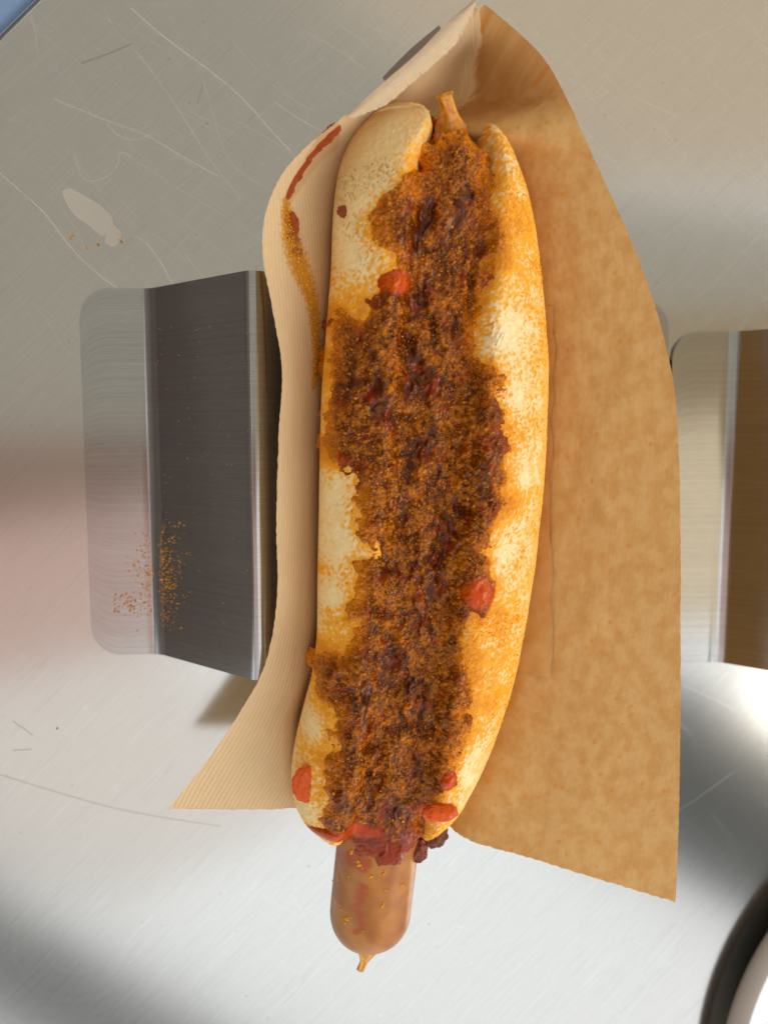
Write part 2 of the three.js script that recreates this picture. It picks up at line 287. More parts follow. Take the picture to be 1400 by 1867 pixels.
{
  const raw = new Float32Array(NX * NZ);
  for (let j = 0; j < NZ; j++) for (let i = 0; i < NX; i++) {
    const x = gx0 + i * GS, z = gz0 + j * GS, o = j * NX + i;
    DIST[o] = polyDist(SAUCE, x, z) + warp(x, z);
    for (const b of BLOBS) { const k = Math.hypot(x - b.x, (z - b.z) * b.q) / b.r; if (k < 1) DIST[o] = Math.max(DIST[o], (1 - k) * b.r); }
    raw[o] = Math.max(bunTop(x, z), sausTop(x, z), 0.036);
  }
  let a = raw.slice(), b = new Float32Array(NX * NZ);
  for (let pass = 0; pass < 3; pass++) for (const [dx, n1] of [[1, 0], [0, 1]]) {
    for (let j = 0; j < NZ; j++) for (let i = 0; i < NX; i++) { let s = 0; for (let k = -6; k <= 6; k++) s += a[clamp(j + k * n1, 0, NZ - 1) * NX + clamp(i + k * dx, 0, NX - 1)]; b[j * NX + i] = s / 13; }
    [a, b] = [b, a];
  }
  for (let o = 0; o < NX * NZ; o++) BASE[o] = Math.max(a[o], raw[o] - 0.0003);
}
const gridAt = (A, x, z) => { const u = (x - gx0) / GS, v = (z - gz0) / GS; if (u < 0 || v < 0 || u > NX - 2 || v > NZ - 2) return -0.05; const i = Math.floor(u), j = Math.floor(v), fu = u - i, fv = v - j, o = j * NX + i; return lerp(lerp(A[o], A[o + 1], fu), lerp(A[o + NX], A[o + NX + 1], fu), fv); };

// where dry curry lies on the bread: 0 none, 1 thick
const CLEAN = [[640, 300, 75], [690, 230, 70], [905, 610, 40], [925, 720, 30], [610, 900, 36], [608, 990, 40], [645, 455, 28], [560, 1480, 34], [600, 400, 30], [955, 860, 26], [900, 1440, 60], [568, 1330, 22], [910, 1000, 26], [860, 1400, 34], [605, 1090, 24]].map(([u, v, r]) => spot(u, v, 0.058, r));
const DUSTED = [[930, 480, 75], [945, 400, 50], [890, 1200, 70], [880, 1280, 55], [600, 1180, 36], [600, 830, 30], [570, 1370, 42], [900, 1120, 46], [930, 900, 40], [610, 520, 36], [620, 600, 40], [590, 1040, 26], [740, 290, 40], [915, 780, 40], [620, 1130, 30]].map(([u, v, r]) => spot(u, v, 0.058, r));
const dust = (x, z) => {
  const d = -gridAt(DIST, x, z);
  const patch = fbm(x * 105 + 3, z * 80, 3);
  let k = d < -0.03 ? 0 : 0.62 * Math.exp(-Math.max(0, d) / 0.0042) + 0.36 + 0.34 * patch;
  for (const s of CLEAN) k -= 0.60 * Math.exp(-(near(s, x, z) ** 2));
  for (const s of DUSTED) k += 0.30 * Math.exp(-(near(s, x, z) ** 2));
  const big = fbm(x * 170, z * 170, 4), fine = fbm(x * 520 + 31, z * 520, 4);
  k += 0.10 * step(-0.1, 0.2, (2 * x - xL(z) - xR(z)) / (xR(z) - xL(z)));
  return { k: clamp(step(0.47, 0.74, k + 0.20 * big + 0.95 * fine)), raw: k };
};
const CREAM = srgb(242, 210, 142), PALE = srgb(248, 230, 184), GOLD = srgb(240, 178, 62), YELLOW = srgb(244, 164, 0), ORANGE = srgb(228, 130, 0), RUST = srgb(176, 74, 2);
const bunCracks = [[640, 330, 40], [655, 410, 34], [690, 320, 36], [668, 470, 26]].map(([u, v, r]) => spot(u, v, 0.06, r));
const torn = [[892, 620, 24], [880, 600, 18], [884, 655, 14]].map(([u, v, r]) => spot(u, v, 0.058, r));
{
  const rows = 680, top = 330, low = 70, ring = top + low + 1;
  const g = sheet(ring, rows, (i, j) => {
    let t = j / (rows - 1); t = lerp(t, 0.5 - 0.5 * Math.cos(Math.PI * t), 0.75);
    const z = lerp(ZT + 1e-5, ZB - 1e-5, t), l = xL(z), r = xR(z), xc = (l + r) / 2, a = (r - l) / 2;
    const phi = i <= top ? Math.PI * (1 - i / top) : -Math.PI * (i - top) / low, s = Math.cos(phi), q = Math.sin(phi);
    let x = xc + a * s, y = q >= 0 ? HR + (bunB(z) - slot(x, z)) * q : HR + bunC(z) * q * (1 - 0.1 * s * s);
    if (q < 0) return { p: [x, y, z], c: GOLD };
    const dd = dust(x, z), f = fbm(x * 420, z * 420, 4), crk = bunCracks.reduce((m, c) => Math.max(m, 1 - near(c, x, z)), 0), tr = torn.reduce((m, c) => Math.max(m, 1 - near(c, x, z)), 0);
    const cw = cells(x * 520 + f, z * 520 + f, 5), crack = crk > 0 ? step(0.10, 0.0, cw[1] - cw[0]) * step(0, 0.4, crk + 0.3 * f) : 0;
    y += 0.00030 * f + 0.00005 * fbm(x * 1600, z * 1600, 2) + 0.0011 * fbm(x * 38 + 2, z * 30, 2) - 0.0006 * crack + 0.00025 * dd.k * (0.5 + fbm(x * 2100, z * 2100, 2)) + step(0.1, 0.6, tr) * 0.0011 * fbm(x * 900, z * 900, 3);
    const side = step(0.72, 0.86, Math.abs(s) + 0.22 * f + 0.30 * fbm(x * 170 + 5, z * 110, 3)), leftSide = s < 0 ? 1 : 0;  // golden crust at the rims, plus a warm glow painted in on the right
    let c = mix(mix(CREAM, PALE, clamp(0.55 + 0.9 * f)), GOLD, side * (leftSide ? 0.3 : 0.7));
    const lobe = step(at(700, 420, 0.06).z, at(700, 300, 0.06).z, z) * leftSide; c = mix(c, srgb(222, 180, 116), 0.75 * lobe);
    c = mix(c, PALE, step(0.1, 0.5, tr)); c = mix(c, srgb(150, 110, 60), 0.5 * crack);
    const o = clamp(step(0.62, 1.2, dd.raw + 0.5 * fbm(x * 300 + 9, z * 300, 3)));
    const pow = mix(YELLOW, ORANGE, clamp(0.75 * o - 0.24 + 0.45 * fbm(x * 1300, z * 1300, 2)));
    c = mix(c, YELLOW, clamp(0.34 * dd.raw) * (1 - 0.6 * lobe)); c = mix(c, pow, 0.90 * dd.k); c = mix(c, RUST, 0.30 * step(0.9, 1.35, dd.raw + 0.4 * f));
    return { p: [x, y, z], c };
  }, false);
  const bun = mesh('bun', g, new THREE.MeshPhysicalMaterial({ vertexColors: true, roughness: 0.7, specularIntensity: 0.4, side: THREE.DoubleSide }));
  tag(bun, 'long white bread roll slit open and dusted with yellow curry powder', 'bread roll');
}

// ------------------------------------------------------------------ sausage
{
  const saus = group('sausage'); tag(saus, 'brown boiled sausage poking out of the lower end of the roll', 'sausage');
  const skinC = srgb(162, 94, 32), pale = srgb(180, 118, 46), dark = srgb(142, 76, 26), red = srgb(168, 66, 8), ochre = srgb(190, 122, 34);
  const smear = [[660, 1608, 9], [657, 1620, 11], [654, 1632, 10], [652, 1644, 8], [652, 1654, 7], [655, 1664, 7], [659, 1674, 6], [657, 1684, 6], [651, 1690, 7], [646, 1693, 5], [620, 1566, 12], [616, 1582, 11], [612, 1597, 8], [640, 1565, 14], [660, 1566, 16]].map(([u, v, r]) => spot(u, v, 0.052, r));
  const NA = 90, rowsN = 420, E = SR;
  const body = sheet(NA + 1, rowsN, (i, j) => {
    const t = j / (rowsN - 1), u = t * (SZ1 - SZ0 + 2 * E), s = u - E;  // distance from the first axis end, both round ends included
    const zz = clamp(SZ0 + s, SZ0, SZ1), e = s < 0 ? -s : Math.max(0, SZ0 + s - SZ1);
    let r = s < 0 ? SR * Math.pow(1 - Math.min(1, e / E), 0.8) : SR * Math.pow(Math.max(0, 1 - (e / E) ** 2.3), 0.5);
    const slope = (sx(Math.min(SZ1, zz + 1e-3)) - sx(zz - 1e-3)) / 2e-3, a = 2 * Math.PI * i / NA;
    r *= 1 + 0.012 * n3(zz * 60, Math.cos(a), Math.sin(a));
    const x = sx(zz) + (SZ0 + s - zz) * slope + r * Math.cos(a), y = sy(zz) + r * Math.sin(a), z = SZ0 + s;
    const f = fbm(x * 90, z * 90, 3); let c = mix(mix(skinC, pale, clamp(0.5 + f)), dark, clamp(0.55 * step(0.1, 0.5, fbm(x * 60 + 3, z * 60, 2))));
    c = mix(c, ochre, step(0.012, -0.002, s) * clamp(0.75 + fbm(x * 700, z * 200, 3)));
    if (y > sy(zz)) { let k = 0; for (const q of smear) k = Math.max(k, 1.45 - near(q, x, z)); c = mix(c, red, 0.85 * step(0.2, 0.7, k + 0.32 * fbm(x * 420, z * 300, 3))); }
    return { p: [x, y, z], c };
  }, true);
  mesh('skin', body, new THREE.MeshPhysicalMaterial({ vertexColors: true, roughness: 0.3, specularColor: new THREE.Color(1, 0.86, 0.7), side: THREE.DoubleSide }), saus);
  const tail = (from, to, r0, r1, bend, c0 = srgb(220, 164, 58), c1 = srgb(196, 122, 34)) => {                   // the twisted, dried end of the casing
    const A = from, B = to, dir = B.clone().sub(A), sd = new THREE.Vector3(dir.z, 0, -dir.x).normalize(), up = new THREE.Vector3().crossVectors(dir, sd).normalize();
    return sheet(33, 40, (i, j) => { const t = j / 39, a = i / 32 * 2 * Math.PI, r = lerp(r0, r1, Math.pow(t, 0.55)) * (1 + 0.15 * Math.sin(a * 5 + t * 3) + 0.10 * Math.sin(a * 3 - t * 9)) * (t > 0.97 ? 0.25 : 1), w = r * (1 + 0.25 * Math.sin(t * 7)), p = A.clone().addScaledVector(dir, t).addScaledVector(sd, bend * Math.sin(t * 3.1) + w * Math.cos(a)).addScaledVector(up, 0.6 * r * Math.sin(a)); return { p: p.toArray(), c: mix(c0, c1, clamp(0.4 + 0.3 * Math.sin(a * 5) + 0.5 * n2(t * 6, a))) }; });
  };
  const tm = new THREE.MeshPhysicalMaterial({ vertexColors: true, roughness: 0.45, side: THREE.DoubleSide });
  mesh('casing_end', tail(at(670, 1716, 0.044), at(656, 1772, 0.042), 0.0054, 0.0011, 0.0006), tm, saus);
  mesh('casing_end', tail(at(818, 252, 0.048), at(809, 168, 0.058), 0.0054, 0.0024, -0.0008, srgb(218, 150, 26), srgb(176, 92, 14)), tm, saus);
}

// ------------------------------------------------------------------ sauce
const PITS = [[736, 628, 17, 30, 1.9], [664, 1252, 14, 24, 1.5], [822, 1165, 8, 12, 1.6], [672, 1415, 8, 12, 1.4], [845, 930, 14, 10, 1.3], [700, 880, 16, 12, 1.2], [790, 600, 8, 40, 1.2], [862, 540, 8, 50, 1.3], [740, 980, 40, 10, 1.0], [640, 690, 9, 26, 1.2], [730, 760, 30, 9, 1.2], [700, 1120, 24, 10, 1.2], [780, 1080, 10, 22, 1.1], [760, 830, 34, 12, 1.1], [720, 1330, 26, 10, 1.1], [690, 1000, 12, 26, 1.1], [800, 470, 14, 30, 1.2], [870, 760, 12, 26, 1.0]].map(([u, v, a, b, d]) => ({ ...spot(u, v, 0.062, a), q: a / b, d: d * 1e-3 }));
const SAUCE_H = new Float32Array(NX * NZ).fill(-1), POW = new Float32Array(NX * NZ);
{
  const zEnd0 = at(700, 1470, 0.06).z, zEnd1 = at(700, 1560, 0.055).z;
  const DARK = srgb(62, 20, 3), BROWN = srgb(92, 34, 4), RED = srgb(134, 36, 4), KETCHUP = srgb(196, 62, 4), OCHRE = srgb(192, 108, 12), UMBER = srgb(104, 48, 6), TAN = srgb(218, 142, 28), EDGE = srgb(224, 132, 4), EDGE2 = srgb(186, 84, 4);
  const dry = new Uint8Array(NX * NZ);
  const geo = sheet(NX, NZ, (i, j) => {
    const x = gx0 + i * GS, z = gz0 + j * GS, o = j * NX + i, d = DIST[o];
    if (d < -0.0012) return { p: [x, BASE[o] - 0.002, z], c: DARK };
    const inn = 1 - Math.exp(-Math.max(0, d + 0.0006) / 0.0022);
    const lowf = fbm(x * 75, z * 52 + 5, 3), mid = fbm(x * 240 + 2, z * 200, 3), fold = 1 - Math.abs(n2(x * 95 + 0.6 * lowf + 11, z * 42));
    let blob = 0; for (const b of BLOBS) { const k = Math.hypot((x - b.x), (z - b.z) * b.q) / b.r; if (k < 1.5) blob = Math.max(blob, 1 - k * k * 0.75 + 0.18 * fbm(x * 160, z * 160, 2)); }
    blob = clamp(blob);
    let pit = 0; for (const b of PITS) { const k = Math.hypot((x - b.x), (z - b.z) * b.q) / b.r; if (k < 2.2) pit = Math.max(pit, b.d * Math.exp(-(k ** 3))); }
    const end = step(zEnd0, zEnd1, z);
    const lo2 = fbm(x * 62 + 40, z * 48, 3), soak = step(0.0075, 0.0004, d + 0.0022 * mid + 0.0012 * lo2), bareEdge = step(0.42, 0.7, n2(x * 45 + 3, z * 38 + 9)) + 0.7 * end, smooth = step(0.02, 0.75, blob);
    const pw = step(-0.50, 0.22, 1.15 * lo2 + 0.26 * mid + 0.08 - 1.1 * end - 1.7 * smooth - 0.9 * soak * bareEdge);
    const q = 0.45 * mid, w = cells(x * 520 + q, z * 520 + q, 1), w3 = cells(x * 900 - q, z * 900, 11), w2 = cells(x * 1700, z * 1700, 3);
    const rough1 = step(0.66, 0.10, w[0]) * (w[2] > 0.62 ? 1 : 0), rough3 = step(0.70, 0.12, w3[0]) * (w3[2] > 0.35 ? 1 : 0.15), big = Math.max(rough1, 0.8 * rough3), small = step(0.75, 0.1, w2[0]) * (w2[2] > 0.3 ? 1 : 0.2);
    const relief = (0.0020 * lowf + 0.0004 * mid + 0.0010 * fold * fold + 0.0002 * (0.4 - Math.abs(fbm(x * 330 + 5, z * 260, 2)))) * (1 - 0.7 * smooth) * (1 - 0.5 * end);
    const T = -0.0007 + inn * (0.0026 + Math.max(-0.0010, relief)) * (1 - 0.22 * soak * (1 - clamp(bareEdge))) + 0.0008 * step(0, 0.8, blob) + pw * (0.00034 * rough1 + 0.00028 * rough3 + 0.00012 * small) - pit + 0.00010 * n2(x * 700, z * 700) * (1 - smooth);
    SAUCE_H[o] = BASE[o] + T; POW[o] = pw * (0.25 + 0.75 * big) + 0.4 * soak * (1 - smooth) * (1 - end);
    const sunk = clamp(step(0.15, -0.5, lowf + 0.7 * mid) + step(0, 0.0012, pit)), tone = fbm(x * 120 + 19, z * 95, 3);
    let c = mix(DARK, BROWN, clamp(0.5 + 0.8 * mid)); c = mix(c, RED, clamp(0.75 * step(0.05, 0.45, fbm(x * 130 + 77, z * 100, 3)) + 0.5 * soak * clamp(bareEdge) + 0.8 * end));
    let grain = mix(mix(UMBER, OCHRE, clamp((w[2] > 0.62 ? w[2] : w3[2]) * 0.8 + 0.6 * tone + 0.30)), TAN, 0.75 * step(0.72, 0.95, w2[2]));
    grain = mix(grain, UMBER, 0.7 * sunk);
    c = mix(c, grain, clamp(pw * (0.72 * big + 0.40 * small + 0.10 + 0.30 * tone)));
    const so = clamp(soak * (1 - 0.85 * clamp(bareEdge)) * (0.75 + 0.7 * mid + 0.35 * small)) * (1 - smooth) * (1 - 0.7 * end);
    c = mix(c, mix(EDGE2, EDGE, clamp(soak * 1.1 - 0.35 + 0.5 * small + 0.4 * tone)), 0.88 * so);
    c = mix(c, mix(KETCHUP, RED, 0.45 * end), 0.95 * smooth); c = mix(c, OCHRE, 0.75 * smooth * (1 - end) * step(0.25, 0.6, small) * step(-0.25, 0.2, mid));
    c = mix(c, DARK, 0.6 * step(0.0002, 0.0014, pit));  // pits coloured darker, the shade inside them put into the colour
    dry[o] = pw * (0.75 * big + 0.3 * small) > 0.5 ? 1 : 0;
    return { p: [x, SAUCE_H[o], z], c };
  }, false, (i, j) => { const o = j * NX + i; return DIST[o] > -0.0008 || DIST[o + 1] > -0.0008 || DIST[o + NX] > -0.0008; });
  const ix = geo.index.array, wet = [], dr = [];
  for (let k = 0; k < ix.length; k += 3) { const t = dry[ix[k]] + dry[ix[k + 1]] + dry[ix[k + 2]] > 1 ? dr : wet; t.push(ix[k], ix[k + 1], ix[k + 2]); }
  geo.setIndex(new THREE.BufferAttribute(new Uint32Array(wet.concat(dr)), 1)); geo.addGroup(0, wet.length, 0); geo.addGroup(wet.length, dr.length, 1);
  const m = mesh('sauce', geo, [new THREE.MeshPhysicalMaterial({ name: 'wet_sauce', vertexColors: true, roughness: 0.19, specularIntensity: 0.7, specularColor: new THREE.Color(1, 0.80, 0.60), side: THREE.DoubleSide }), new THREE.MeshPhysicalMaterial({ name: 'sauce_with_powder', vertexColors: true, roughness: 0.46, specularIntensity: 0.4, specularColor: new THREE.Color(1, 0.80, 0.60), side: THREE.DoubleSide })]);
  tag(m, 'thick dark red tomato sauce spread over the sausage in the roll', 'sauce');
}
const topAt = (x, z) => { const d = gridAt(DIST, x, z); return d > 0.0002 ? gridAt(SAUCE_H, x, z) : Math.max(bunTop(x, z), sausTop(x, z)); };

// ------------------------------------------------------------------ small lumps
function lump(name, px, py, h, rx, ry, rz, color, rough, k = 1) {  // an uneven drop; radii in pixels of the photograph
  if (h < 0) { h = 0.055; for (let i = 0; i < 12; i++) { const t = at(px, py, h); h = lerp(h, Math.max(0.04, topAt(t.x, t.z)), 0.6); } }
  const s = (EYE - h) / F, p = at(px, py, h), g = new THREE.IcosahedronGeometry(1, 12), q = g.attributes.position, c = new Float32Array(q.count * 3), v = new THREE.Vector3();
  for (let i = 0; i < q.count; i++) { v.fromBufferAttribute(q, i); const f = 1 + 0.16 * k * n3(v.x * 1.6 + px, v.y * 1.6, v.z * 1.6 + py) + 0.025 * k * n3(v.x * 4, v.y * 4 + px, v.z * 4); c.set(mix(color, mix(color, [0.10, 0.01, 0.002], 0.35), clamp(0.3 + n3(v.x * 4 + py, v.y * 4, v.z * 4))), i * 3); q.setXYZ(i, v.x * rx * s * f, v.y * ry * s * f, v.z * rz * s * f); }
  g.setAttribute('color', new THREE.BufferAttribute(c, 3)); g.computeVertexNormals();
  const o = mesh(name, g, new THREE.MeshPhysicalMaterial({ vertexColors: true, roughness: rough, specularIntensity: 0.7, specularColor: new THREE.Color(1, 0.84, 0.70) })); o.position.copy(p); return o;
}
tag(lump('ketchup_drop', 802, 1482, -1, 36, 14, 18, srgb(220, 84, 4), 0.18, 0.5), 'glossy orange red ketchup drop on the lower right end of the roll', 'ketchup');
tag(lump('ketchup_drop_001', 562, 1430, -1, 30, 6, 36, srgb(216, 84, 4), 0.24, 0.6), 'orange red ketchup streak on the lower left end of the roll', 'ketchup');
tag(lump('sausage_scrap', 791, 1522, 0.047, 27, 16, 25, srgb(104, 52, 36), 0.4, 0.9), 'dark browned scrap under the ketchup drop, touching the roll end', 'food scrap');
tag(lump('sausage_scrap_001', 762, 1548, 0.049, 19, 14, 26, srgb(116, 48, 28), 0.35, 0.9), 'dark browned scrap at the side of the bare sausage end', 'food scrap');
tag(lump('sauce_speck', 627, 386, -1, 11, 6, 10, srgb(140, 62, 18), 0.3, 1.5), 'small brown sauce speck on the clean upper left of the roll', 'sauce speck');

// ------------------------------------------------------------------ curry powder, grain by grain
function grains(name, label, list, colors, detail = 0) {
  const g = new THREE.IcosahedronGeometry(1, detail), q = g.attributes.position, v = new THREE.Vector3();
  for (let i = 0; i < q.count; i++) { v.fromBufferAttribute(q, i); const f = 1 + 0.35 * n3(v.x * 1.7, v.y * 1.7, v.z * 1.7); q.setXYZ(i, v.x * f, v.y * f, v.z * f); } g.computeVertexNormals();
  const o = new THREE.InstancedMesh(g, new THREE.MeshStandardMaterial({ roughness: 0.85 }), list.length), M = new THREE.Matrix4(), Q = new THREE.Quaternion(), C = new THREE.Color();
  list.forEach(([x, y, z, r], i) => { Q.setFromEuler(new THREE.Euler(rnd() * 6.3, rnd() * 6.3, rnd() * 6.3)); M.compose(new THREE.Vector3(x, y, z), Q, new THREE.Vector3(r * (0.7 + 0.6 * rnd()), r * (0.6 + 0.5 * rnd()), r * (0.7 + 0.6 * rnd()))); o.setMatrixAt(i, M); const c = mix(colors[0], colors[1], rnd()), b = 0.75 + 0.5 * rnd(); o.setColorAt(i, C.setRGB(c[0] * b, c[1] * b, c[2] * b)); });
  o.name = name; o.castShadow = o.receiveShadow = true; scene.add(o); tag(o, label, 'curry powder', 'stuff'); return o;
}
{
  const onSauce = [], onBun = [];
  for (let k = 0; k < 160000 && onSauce.length < 16000; k++) {
    const i = Math.floor(rnd() * NX), j = Math.floor(rnd() * NZ), o = j * NX + i; if (DIST[o] < 0.0008 || rnd() > POW[o] * 1.1) continue;
    const r = rnd() < 0.05 ? 0.0003 + 0.0002 * rnd() : 0.00009 + 0.00016 * rnd();
    onSauce.push([gx0 + i * GS, SAUCE_H[o] + r * 0.25, gz0 + j * GS, r]);
  }
  const onSausage = [];
  for (const [u, v, r] of [[620, 1655, 4], [627, 1675, 5], [630, 1672, 4], [655, 1575, 6], [660, 1580, 4], [650, 1570, 4], [705, 1625, 4], [698, 1650, 4], [702, 1592, 4], [735, 1612, 3], [640, 1668, 2], [676, 1600, 3], [612, 1630, 2], [690, 1676, 2], [720, 1640, 2], [664, 1700, 2], [632, 1592, 4], [616, 1600, 3], [645, 1590, 3], [668, 1556, 4], [640, 1552, 4]]) for (let k = 0; k < 3; k++) {
    let h = 0.055, p; for (let i = 0; i < 10; i++) { p = at(u + (rnd() - 0.5) * 7, v + (rnd() - 0.5) * 7, h); h = Math.max(0.04, sausTop(p.x, p.z)); }
    onSausage.push([p.x, h + 0.0001, p.z, r * 0.00011 * (0.6 + 0.7 * rnd())]);
  }
  grains('curry_powder_004', 'a few yellow curry specks on the bare end of the sausage', onSausage, [srgb(214, 140, 8), srgb(240, 176, 20)]);
  grains('curry_powder', 'ochre curry powder lying thickly on the dark sauce', onSauce, [srgb(122, 62, 8), srgb(218, 134, 20)]);
  for (let k = 0; k < 90000 && onBun.length < 6500; k++) {
    const z = lerp(ZT, ZB, rnd()), x = lerp(xL(z), xR(z), rnd()); if (gridAt(DIST, x, z) > 0) continue;
    const dd = dust(x, z); if (rnd() > 0.05 + 0.9 * dd.k) continue;
    const y = bunTop(x, z); if (y < 0.03) continue; const r = 0.0001 + 0.00022 * rnd() * rnd(); onBun.push([x, y + 0.0001, z, r]);
  }
  grains('curry_powder_001', 'bright yellow curry powder dusted over the pale bread', onBun, [srgb(236, 156, 10), srgb(250, 196, 30)]);
  const onHolder = [], slopeA = Math.atan2(HB.h - 0.002, HB.xr - HB.x1);
  const put = (u, v, r) => { // rests on the flange or on the sloped side
    let p = at(u, v, 0.0016); if (p.x > HB.x1) { for (let h = 0.002; h < HB.h; h += 0.0004) { p = at(u, v, h); if (p.x - HB.x1 <= (h - 0.0016) / Math.tan(slopeA)) break; } }
    if (p.x > HB.x0) onHolder.push([p.x, p.y + r * 0.5, p.z, r]);
  };
  for (let k = 0; k < 800; k++) { const a = rnd() + rnd() + rnd() - 1.5, b = rnd() + rnd() - 1; put(286 + a * 44, 1050 + b * 105, 0.00014 + 0.00032 * rnd() * rnd()); }
  for (let k = 0; k < 45; k++) put(228 + rnd() * 40 - 20, 1100 + (rnd() - 0.5) * 36, 0.00018 + 0.0003 * rnd());
  for (let k = 0; k < 300; k++) put(170 + rnd() * 300, 560 + rnd() * 640, 0.00006 + 0.00012 * rnd());
  for (const [u, v] of [[133, 429], [157, 452], [179, 446], [217, 436], [222, 441], [105, 1328], [128, 434]]) { const p = at(u, v, 0); onHolder.push([p.x, 0.0003, p.z, 0.0005]); }
  grains('curry_powder_002', 'loose ochre curry grains on the steel holder and counter left of the paper', onHolder, [srgb(190, 118, 18), srgb(236, 166, 36)]);
}

// ------------------------------------------------------------------ paper sleeve
const paperMat = (() => {
  const W = 1024, H = 1024, b = new Uint8Array(W * H * 4), c = new Uint8Array(W * H * 4);   // 0.12 m a side
  for (let y = 0; y < H; y++) for (let x = 0; x < W; x++) {
    const o = (y * W + x) * 4, rib = 0.5 + 0.5 * Math.cos(x / W * 2 * Math.PI * 78 + 0.5 * n2(x * 0.01, y * 0.004)), f = fbm(x * 0.05, y * 0.02, 4), k = rnd();
    b[o] = b[o + 1] = b[o + 2] = clamp(0.45 + 0.42 * (rib - 0.5) + 0.10 * f + 0.05 * (k - 0.5)) * 255; b[o + 3] = 255;
    const v = 238 + 12 * (rib - 0.5) + 5 * f + 10 * (k - 0.5); c[o] = v; c[o + 1] = v - 2; c[o + 2] = v - 5; c[o + 3] = 255;
  }
  const cv = (d, s) => { const t = new THREE.DataTexture(d, W, H); t.wrapS = t.wrapT = THREE.RepeatWrapping; t.magFilter = THREE.LinearFilter; if (s) t.colorSpace = THREE.SRGBColorSpace; t.needsUpdate = true; return t; };
  const mapT = cv(c, true), bumpT = cv(b);
  return (bump, plain) => new THREE.MeshPhysicalMaterial({ map: plain ? null : mapT, bumpMap: bumpT, bumpScale: bump, vertexColors: true, roughness: 0.8, transmission: plain ? 0.10 : 0.22, side: THREE.DoubleSide });
})();
{
  const P = (u, v, h) => at(u, v, h);
  // rows from the closed end down: left rim, right rim, and how far along z the bottom of the row lies
  const ROWS = [
    [[862, 2, 0.066], [872, 14, 0.0645], [884, 8, 0.064]],
    [[815, 42, 0.065], [868, 60, 0.050], [932, 48, 0.062]],
    [[760, 98, 0.064], [850, 120, 0.022], [990, 105, 0.060]],
    [[700, 150, 0.063], [838, 175, 0.012], [1028, 170, 0.058]],
    [[612, 224, 0.062], 235, [1064, 248, 0.057]],
    [[556, 270, 0.061], 300, [1084, 292, 0.057]],
    [[510, 325, 0.060], 360, [1108, 345, 0.056]],
    [[482, 400, 0.060], 430, [1142, 420, 0.056]],
    [[480, 470, 0.059], 500, [1172, 495, 0.056]],
    [[497, 565, 0.058], 590, [1204, 595, 0.056]],
    [[514, 670, 0.057], 690, [1228, 705, 0.057]],
    [[508, 800, 0.056], 810, [1237, 830, 0.057]],
    [[504, 960, 0.055], 960, [1240, 990, 0.058]],
    [[505, 1095, 0.054], 1090, [1240, 1130, 0.059]],
    [[482, 1215, 0.051], 1200, [1240, 1270, 0.059]],
    [[440, 1295, 0.048], 1290, [1239, 1390, 0.060]],
    [[375, 1390, 0.044], 1390, [1236, 1520, 0.060]],
    [[306, 1476, 0.040], 1472, [1231, 1645, 0.060]],
  ];
  const rows = ROWS.map(([L, mid, R]) => {
    const l = P(...L), r = P(...R);
    if (Array.isArray(mid)) { const b = P(...mid), up = (a, t, dy) => new THREE.Vector3().lerpVectors(a, b, t).add(new THREE.Vector3(0, dy, 0)); return [l, up(l, 0.3, -0.001), up(l, 0.65, -0.002), b.clone(), up(r, 0.65, -0.002), up(r, 0.35, -0.001), up(r, 0.15, 0), r]; }
    const zb = clamp(at(780, mid, 0.02).z, ZT + 0.004, ZB - 0.012), xl = xL(zb), xr = xR(zb), xc = (xl + xr) / 2, a = (xr - xl) / 2, c = bunC(zb), zl = at(580, mid, 0.035).z;
    const zr = lerp(zb, r.z, 0.45), e = 0.0022;
    const q = (s, y, z, off) => new THREE.Vector3(xc + s * (a + off), y, z);
    return [l, q(-1, 0.0375, lerp(zb, l.z, 0.45), 0.0016), q(-0.80, HR - c * 0.62 - 0.001, zb, e), new THREE.Vector3(xc, HR - c - 0.0012, zb), q(0.80, HR - c * 0.62 - 0.001, zb, e), q(1, 0.040, lerp(zb, r.z, 0.3), 0.0018), new THREE.Vector3(lerp(xr, r.x, 0.40), lerp(0.044, r.y, 0.42), lerp(zb, r.z, 0.55)), r];
  });
  const NU = 420, NV = 620, K = rows[0].length;
  const across = Array.from({ length: K }, (_, k) => new THREE.CatmullRomCurve3(rows.map((r) => r[k]), false, 'centripetal'));
  const key = rows.map((_, i) => i / (rows.length - 1));
  const cache = Array.from({ length: NV }, (_, j) => { const t = j / (NV - 1); return new THREE.CatmullRomCurve3(across.map((c) => c.getPoint(t)), false, 'centripetal'); });
  const KRAFT = srgb(244, 212, 164), WET = srgb(198, 144, 74), WET2 = srgb(208, 162, 98);
  const dense = (a) => a.flatMap((p, i) => i === a.length - 1 ? [p] : [0, 0.25, 0.5, 0.75].map((t) => p.map((v, k) => lerp(v, a[i + 1][k], t))));
  const streak = dense([[612, 236, 9], [596, 250, 9], [582, 265, 8], [567, 284, 8], [554, 304, 7], [543, 322, 7], [532, 340, 7], [525, 356, 6]]).map(([u, v, r]) => spot(u, v, 0.060, r));
  const stain = [[531, 400, 15], [536, 425, 15], [543, 448, 12], [528, 385, 10]].map(([u, v, r]) => spot(u, v, 0.056, r));
  const curry = dense([[522, 372, 8], [524, 400, 11], [530, 430, 17], [545, 470, 21], [556, 500, 19], [570, 530, 15], [577, 570, 12], [580, 610, 10], [581, 650, 9], [577, 700, 7]]).map(([u, v, r]) => spot(u, v, 0.054, r));
  const Z1 = at(700, 210, 0.05).z, rowsP = [];
  for (let j = 0; j < NV; j++) { const pts = cache[j].getPoints(NU - 1), s = []; let l = 0; for (let i = 0; i < NU; i++) { l += i ? pts[i].distanceTo(pts[i - 1]) : 0; s.push(l); } rowsP.push({ pts, s }); }
